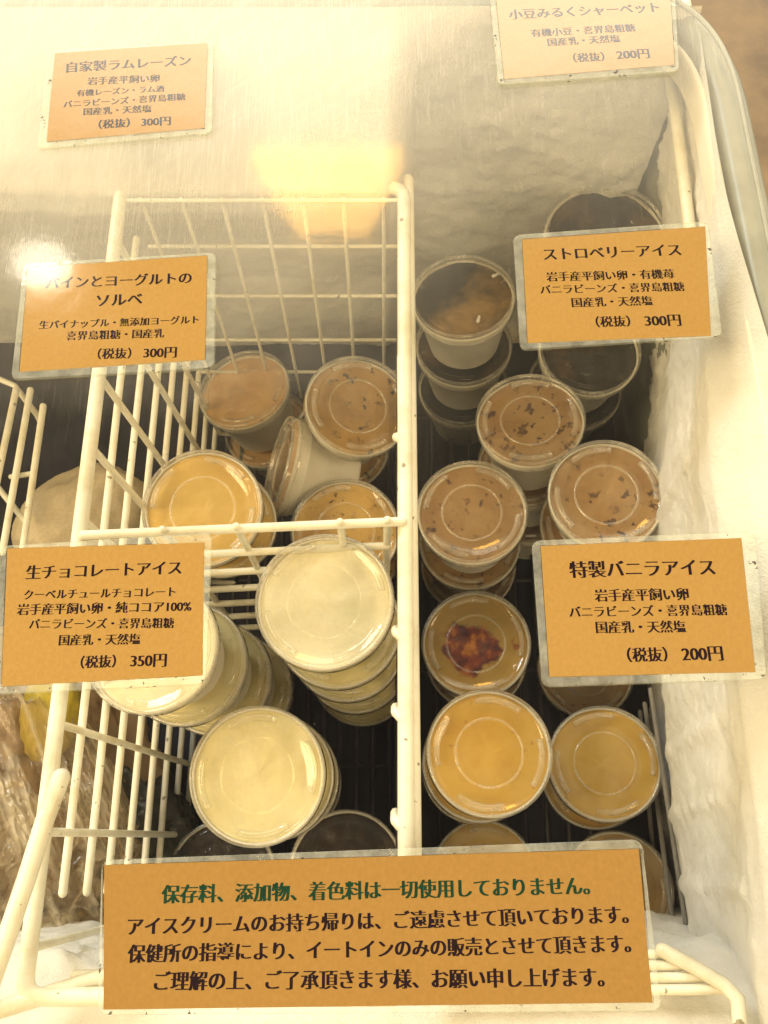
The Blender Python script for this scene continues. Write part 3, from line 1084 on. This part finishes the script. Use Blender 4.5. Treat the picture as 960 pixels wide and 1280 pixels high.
BROWN = plain('brown_wrapping', (0.35, 0.235, 0.13), 0.5, 0.35, 2.0, 0.4, 6)
DARKP = plain('dark_wrapping', (0.06, 0.062, 0.05), 0.3, 0.6, 3, 0.6, 6)
YEL = plain('yellow_wrapping', (0.55, 0.42, 0.03), 0.45, 0.3, 30, 0.3, 60)
CREAM = plain('frosted_bag_plastic', (0.60, 0.50, 0.34), 0.6, 0.2, 18, 0.2, 60)
BAG = m_plastic_bag('clear_bag_plastic', (0.95, 0.89, 0.78), 0.38)
c = at(130, 985, -0.275) + Vector((-0.055, 0.0, -0.01))
tag(blob('food_parcel', c, (0.085, 0.085, 0.045), BROWN, 2.0, 0.22, 1.7, 5, (0.1, 0.1, 0.5)), 'brown wrapped food parcel lying behind the left side grid', 'parcel')
tag(blob('food_parcel', at(20, 900, -0.26), (0.055, 0.06, 0.04), BROWN, 6.0, 0.25, 2.0, 5, (0, 0.2, 0.2)), 'small brown parcel at the left edge, above the basket handle', 'parcel')
tag(blob('food_parcel', at(62, 893, -0.225), (0.018, 0.030, 0.016), YEL, 4.0, 0.2, 1.8, 4), 'yellow packet beside the basket rim under the chocolate card', 'packet')
tag(blob('food_parcel', at(215, 1040, -0.285) + Vector((-0.035, 0, -0.02)), (0.040, 0.060, 0.035), DARKP, 5.0, 0.3, 2.2, 5, (0, 0, 0.6)), 'dark green shiny packet behind the side grid near the notice', 'packet')
tag(blob('plastic_bag', at(70, 1030, -0.235) + Vector((-0.03, 0, 0)), (0.065, 0.095, 0.050), BAG, 8.0, 0.22, 1.1, 6, (0.2, 0.1, 0.5), True, (2.2, 0.7, 1.2)), 'crumpled clear plastic bag left of the basket handle and side grid', 'plastic bag')
tag(blob('plastic_bag', at(165, 1090, -0.245) + Vector((-0.045, 0, 0)), (0.045, 0.050, 0.035), BAG, 3.0, 0.22, 1.2, 6, (0.2, 0.3, -0.4), True, (3.0, 0.8, 1.5)), 'clear plastic bag over the dark packet, seen between grid wires', 'plastic bag')
tag(blob('frosted_bag', at(105, 655, -0.270), (0.055, 0.040, 0.045), CREAM, 3.0, 0.10, 0.9, 5, (0.3, -0.3, 0.5)), 'pale frosted bag behind the left rim, above the chocolate card', 'frozen bag')
# neighbouring basket seen dimly at far left
nb = thing('wire_basket', 'dim white wire basket at the far left edge, only a few wires in view', 'wire basket', (-0.3, 0.24, -0.3), 'white wire baskets in the freezer')
m = MB()
for (a, b) in (((20, 488), (-12, 640)), ((38, 488), (3, 690)), ((54, 508), (28, 690))):
    m.tube(seg(at(a[0], a[1], -0.20), at(b[0], b[1], -0.20), 6), 0.0026, 8)
m.tube([at(-10, 470, -0.21), at(18, 482, -0.21), at(46, 518, -0.21), at(52, 530, -0.22)], 0.0022, 8)
m.tube([at(-10, 600, -0.21), at(30, 650, -0.22)], 0.0022, 8)
m.tube([at(14, 596, -0.205), at(40, 592, -0.205)], 0.0020, 8)
child(m.build('side_grid', WIRE, nb))


# ------------------------------------------------------------------ signs
def glyph_mesh(text, bold=0.036, thin=0.011):
    """one line of lettering as a flat mesh, uprights thickened and level strokes thinned like a serif face"""
    fc = bpy.data.curves.new('lettering_curve', 'FONT')
    fc.body = text
    fc.size = 1.0
    fc.resolution_u = 3
    o = bpy.data.objects.new('lettering_temp', fc)
    COL.objects.link(o)
    bpy.context.view_layer.update()
    dg = bpy.context.evaluated_depsgraph_get()
    ev = o.evaluated_get(dg)
    c = ev.to_curve(dg)
    polys = []
    for s in c.splines:
        bp = s.bezier_points
        k = len(bp)
        pts = []
        for i in range(k):
            a, b = bp[i], bp[(i + 1) % k]
            straight = (a.handle_right - a.co).length < 1e-5 and (b.handle_left - b.co).length < 1e-5
            chord = (b.co - a.co)
            if not straight and chord.length > 1e-6:
                u = chord.normalized()
                dev = max(abs(u.cross(a.handle_right - a.co).z), abs(u.cross(b.handle_left - a.co).z))
                straight = dev < 0.004
            nn = 1 if straight else 4
            for j in range(nn):
                t = j / nn
                q = a.co * (1 - t) ** 3 + a.handle_right * 3 * t * (1 - t) ** 2 + b.handle_left * 3 * t * t * (1 - t) + b.co * t ** 3
                if not pts or (q - pts[-1]).length > 1e-5:
                    pts.append(Vector((q.x, q.y, 0)))
        if len(pts) > 2 and (pts[0] - pts[-1]).length < 1e-5:
            pts.pop()
        if len(pts) > 2:
            polys.append(pts)
    ev.to_curve_clear()
    COL.objects.unlink(o)
    bpy.data.objects.remove(o)
    bpy.data.curves.remove(fc)
    area = lambda P: 0.5 * sum(P[i].x * P[(i + 1) % len(P)].y - P[(i + 1) % len(P)].x * P[i].y for i in range(len(P)))
    big = max(polys, key=lambda P: abs(area(P)))
    sg = 1.0 if area(big) > 0 else -1.0
    cu = bpy.data.curves.new('lettering_fill', 'CURVE')
    cu.dimensions = '2D'
    cu.fill_mode = 'BOTH'
    for P in polys:
        k = len(P)
        Q = []
        for i in range(k):
            e1 = (P[i] - P[i - 1]).normalized()
            e2 = (P[(i + 1) % k] - P[i]).normalized()
            n1 = Vector((e1.y, -e1.x, 0)) * sg
            n2 = Vector((e2.y, -e2.x, 0)) * sg
            off = lambda n: n.x * n.x * bold - n.y * n.y * thin
            w1, w2 = off(n1), off(n2)
            det = n1.x * n2.y - n1.y * n2.x
            if abs(det) > 0.25:
                dx = (w1 * n2.y - w2 * n1.y) / det
                dy = (n1.x * w2 - n2.x * w1) / det
            else:
                nm = (n1 + n2)
                nm = nm.normalized() if nm.length > 1e-6 else n1
                dx, dy = nm.x * (w1 + w2) / 2, nm.y * (w1 + w2) / 2
            L = math.hypot(dx, dy)
            if L > 0.045:
                dx, dy = dx * 0.045 / L, dy * 0.045 / L
            Q.append((P[i].x + dx, P[i].y + dy))
        sp_ = cu.splines.new('POLY')
        sp_.points.add(k - 1)
        sp_.points.foreach_set('co', [w for (x, y) in Q for w in (x, y, 0, 1)])
        sp_.use_cyclic_u = True
    o2 = bpy.data.objects.new('lettering_temp', cu)
    COL.objects.link(o2)
    bpy.context.view_layer.update()
    dg = bpy.context.evaluated_depsgraph_get()
    ev = o2.evaluated_get(dg)
    me = ev.to_mesh()
    v = [x.co.copy() for x in me.vertices]
    f = [tuple(p.vertices) for p in me.polygons]
    ev.to_mesh_clear()
    COL.objects.unlink(o2)
    bpy.data.objects.remove(o2)
    bpy.data.curves.remove(cu)
    return v, f


def outline(q, r):
    """rounded quad, q is four Vectors in order"""
    res = []
    for i in range(4):
        p, a, b = q[i], q[i - 1], q[(i + 1) % 4]
        da, db_ = (a - p).normalized() * r, (b - p).normalized() * r
        res += bez(p + da, p, p + db_, 6)
    return res


def sign(name, label, outer, paper, lines, category='price card', bold=0.036, thin=0.011, group='cards taped on the glass'):
    O = [at(x, y, 0.0) for x, y in outer]
    P = [at(x, y, 0.0) for x, y in paper]
    ctr = sum(O, Vector()) / 4
    root = thing(name, label, category, ctr, group)
    zc = lambda p, z: Vector((p.x - ctr.x, p.y - ctr.y, z))
    # kraft paper, a thin slab
    n = 4
    pv = []
    N = 24
    mbp = MB()
    top = [zc(p, 0.0019) for p in P]
    bot = [zc(p, 0.0011) for p in P]
    mbp.add(top + bot, [(0, 1, 2, 3)[::-1], (4, 5, 6, 7)] + [(i, (i + 1) % 4, 4 + (i + 1) % 4, 4 + i) for i in range(4)])
    mbp.build('paper', KRAFT_DIM if name == 'notice_card' else KRAFT, root, False)
    # lettering
    for mat in (INK, GREEN):
        lb = MB()
        for ln in lines:
            txt, (x0, y0), (x1, y1) = ln[:3]
            if (GREEN if len(ln) > 3 else INK) is not mat:
                continue
            v, f = glyph_mesh(txt, 0.0, thin)
            xs = [q.x for q in v]
            lo, hi = min(xs), max(xs)
            a, b = at(x0, y0, 0.0), at(x1, y1, 0.0)
            u = (b - a)
            s = u.length / (hi - lo)
            u.normalize()
            w = Vector((-u.y, u.x, 0))
            mid = 0.36
            for kk, off in enumerate((-1.0, -0.34, 0.34, 1.0)):
                lb.add([zc(a + u * (q.x - lo + off * bold) * s + w * (q.y - mid) * s * 1.04, 0.00195 + 0.000006 * kk) for q in v], f)
        if lb.v:
            lb.build('lettering', mat, root, False)
    # laminate pouch: film above the paper, milky margin around it, rounded corners, upstanding edge
    zt, zb = 0.0020, 0.0004
    k = len(outline(O, 0.004))
    out_t = outline(O, 0.0045)
    c0 = sum(P, Vector()) / 4
    in_t = outline([c0 + (p - c0) * 1.006 for p in P], 0.0006)
    in_out = [o + (i_ - o) * 0.10 for o, i_ in zip(out_t, in_t)]
    lam = MB()
    ring = [zc(p, zt) for p in in_t] + [zc(p, zt) for p in in_out] + [zc(p, zb + 0.0008) for p in out_t] + [zc(p, zb) for p in out_t]
    fs = []
    for j in range(3):
        for i in range(k):
            a, b = j * k + i, j * k + (i + 1) % k
            fs.append((a, a + k, b + k, b))
    lam.add(ring, fs, 1)
    lam.m = [0] * len(lam.m)
    lam.build('laminate', MARGIN, root, False)
    return root


E_ = '（税抜）'
sign('price_card', 'laminated card for rum raisin, top left of the glass, price 300 yen',
     [(61, 64), (268, 52), (266, 170), (47, 190)], [(70, 70), (260, 57), (256, 163), (60, 180)],
     [('自家製ラムレーズン', (85, 88), (239, 79)), ('岩手産平飼い卵', (111, 105), (200, 101)), ('有機レーズン・ラム酒', (97.5, 120), (206, 114)),
      ('バニラビーンズ・喜界島粗糖', (81, 134), (232.5, 124)), ('国産乳・天然塩', (106, 143), (190, 139)), ('（税抜）', (125, 159), (163, 156.5)), ('300円', (178, 156), (214, 154))])
sign('price_card', 'laminated card for red bean milk sherbet, top right of the glass, price 200 yen',
     [(610, -22), (841, -36), (848, 93), (622, 110)], [(618, -14), (835, -28), (842, 84), (630, 102)],
     [('小豆みるくシャーベット', (636, 22), (822, 12.5)), ('有機小豆・喜界島粗糖', (663.5, 45), (792.5, 38)), ('国産乳・天然塩', (684, 56.5), (773.5, 51.5)),
      ('（税抜）', (716, 76), (754, 74)), ('200円', (770, 72), (810, 70))])
sign('price_card', 'laminated card for pineapple yogurt sorbet with a lamp glare on its corner, price 300 yen',
     [(31, 332), (271, 318), (269, 463), (15, 477)], [(37, 337), (260, 322), (257, 452), (26, 467)],
     [('パインとヨーグルトの', (59, 357), (240, 350)), ('ソルベ', (122.5, 378.5), (178.5, 376)), ('生パイナップル・無添加ヨーグルト', (51, 409), (249, 402)),
      ('喜界島粗糖・国産乳', (85, 422.5), (206, 419)), ('（税抜）', (124, 445), (165, 444)), ('300円', (181, 443.5), (221.5, 442.5))])
sign('price_card', 'laminated card for strawberry ice cream over the dark cups, price 300 yen',
     [(641, 296), (884, 279), (902, 423), (650, 440)], [(652, 302), (880, 286), (887, 422), (659, 431)],
     [('ストロベリーアイス', (679, 321), (849, 315)), ('岩手産平飼い卵・有機苺', (682.5, 349), (841, 345)), ('バニラビーンズ・喜界島粗糖', (675, 365), (853.5, 361)),
      ('国産乳・天然塩', (714, 381), (814, 378.5)), ('（税抜）', (744, 405), (786, 404)), ('300円', (805, 403.5), (849, 402.5))])
sign('price_card', 'laminated card for chocolate ice cream at the left edge, price 350 yen',
     [(2, 684), (266, 667), (258, 856), (-6, 869)], [(11, 687), (256, 680), (254, 845), (4, 859)],
     [('生チョコレートアイス', (35, 717.5), (227.5, 711)), ('クーベルチュールチョコレート', (32.5, 745), (220, 741)), ('岩手産平飼い卵・純ココア100%', (24, 763.5), (240, 759)),
      ('バニラビーンズ・喜界島粗糖', (39, 781.5), (218.5, 780)), ('国産乳・天然塩', (76, 801.5), (176.5, 800)), ('（税抜）', (103, 829), (146, 827.5)), ('350円', (165, 827), (209, 826))], bold=0.040)
sign('price_card', 'laminated card for special vanilla ice cream by the frosted wall, price 200 yen',
     [(664, 677), (943, 665), (957, 850), (677, 860)], [(675, 684), (925, 674), (942, 841), (686, 847)],
     [('特製バニラアイス', (711.5, 714), (891, 710.5)), ('岩手産平飼い卵', (742.5, 746), (858.5, 744)), ('バニラビーンズ・喜界島粗糖', (711, 766.5), (906.5, 763.5)),
      ('国産乳・天然塩', (744, 785.5), (855, 784.5)), ('（税抜）', (783, 820), (832, 819)), ('200円', (851, 818.5), (901, 817.5))], bold=0.040)
sign('notice_card', 'long laminated notice at the bottom with a green first line and three black lines', 
     [(129, 1075), (801, 1049), (826, 1263), (123, 1268)], [(132, 1081), (797, 1061), (814, 1252), (131, 1261)],
     [('保存料、添加物、着色料は一切使用しておりません。', (204, 1118), (735, 1107), 1),
      ('アイスクリームのお持ち帰りは、ご遠慮させて頂いております。', (162, 1158), (783, 1143)),
      ('保健所の指導により、イートインのみの販売とさせて頂きます。', (162, 1192), (786, 1179)),
      ('ご理解の上、ご了承頂きます様、お願い申し上げます。', (195, 1226), (753, 1221))], 'notice', bold=0.046, thin=0.009)

# ------------------------------------------------------------------ lamps of the shop that the glass mirrors
def mirror_point(px, py, dist):
    d = ray(px, py).normalized()
    p = at(px, py, 0.0)
    return p + Vector((d.x, d.y, -d.z)) * dist


ctr = mirror_point(413, 243, 1.5)
lamp = thing('pendant_lamp', 'flat flared paper pendant lamp glowing orange above the freezer', 'lamp', ctr)
SHADE = m_emit('glowing_paper_shade', (1.0, 0.52, 0.11), 28.0)
w0, w1, hh, dd = 0.145, 0.075, 0.115, 0.02
v = [(-w0, -dd, -hh), (w0, -dd, -hh), (w0, dd, -hh), (-w0, dd, -hh), (-w1, -dd, hh), (w1, -dd, hh), (w1, dd, hh), (-w1, dd, hh)]
me = mesh('lamp_shade', v, [(0, 1, 5, 4), (1, 2, 6, 5), (2, 3, 7, 6), (3, 0, 4, 7), (0, 3, 2, 1), (4, 5, 6, 7)])
link('lamp_shade', me, SHADE, lamp, False)
cd = MB()
cd.tube([Vector((0, 0, hh)), Vector((0, 0, 0.6)), Vector((0, 0, 1.1))], 0.004, 8)
cd.build('cord', DARKP, lamp)
ctr = mirror_point(52, 332, 1.6)
lamp2 = thing('globe_lamp', 'round white globe lamp lit above the freezer', 'lamp', ctr)
bm = bmesh.new()
bmesh.ops.create_uvsphere(bm, u_segments=32, v_segments=16, radius=0.05)
bmesh.ops.scale(bm, vec=(1.25, 1.0, 0.8), verts=bm.verts)
me = bpy.data.meshes.new('globe')
bm.to_mesh(me)
bm.free()
link('globe', me, m_emit('lit_globe', (1.0, 0.90, 0.70), 30.0), lamp2)
cd = MB()
cd.tube([Vector((0, 0, 0.05)), Vector((0, 0, 0.5)), Vector((0, 0, 1.0))], 0.004, 8)
cd.build('cord', DARKP, lamp2)
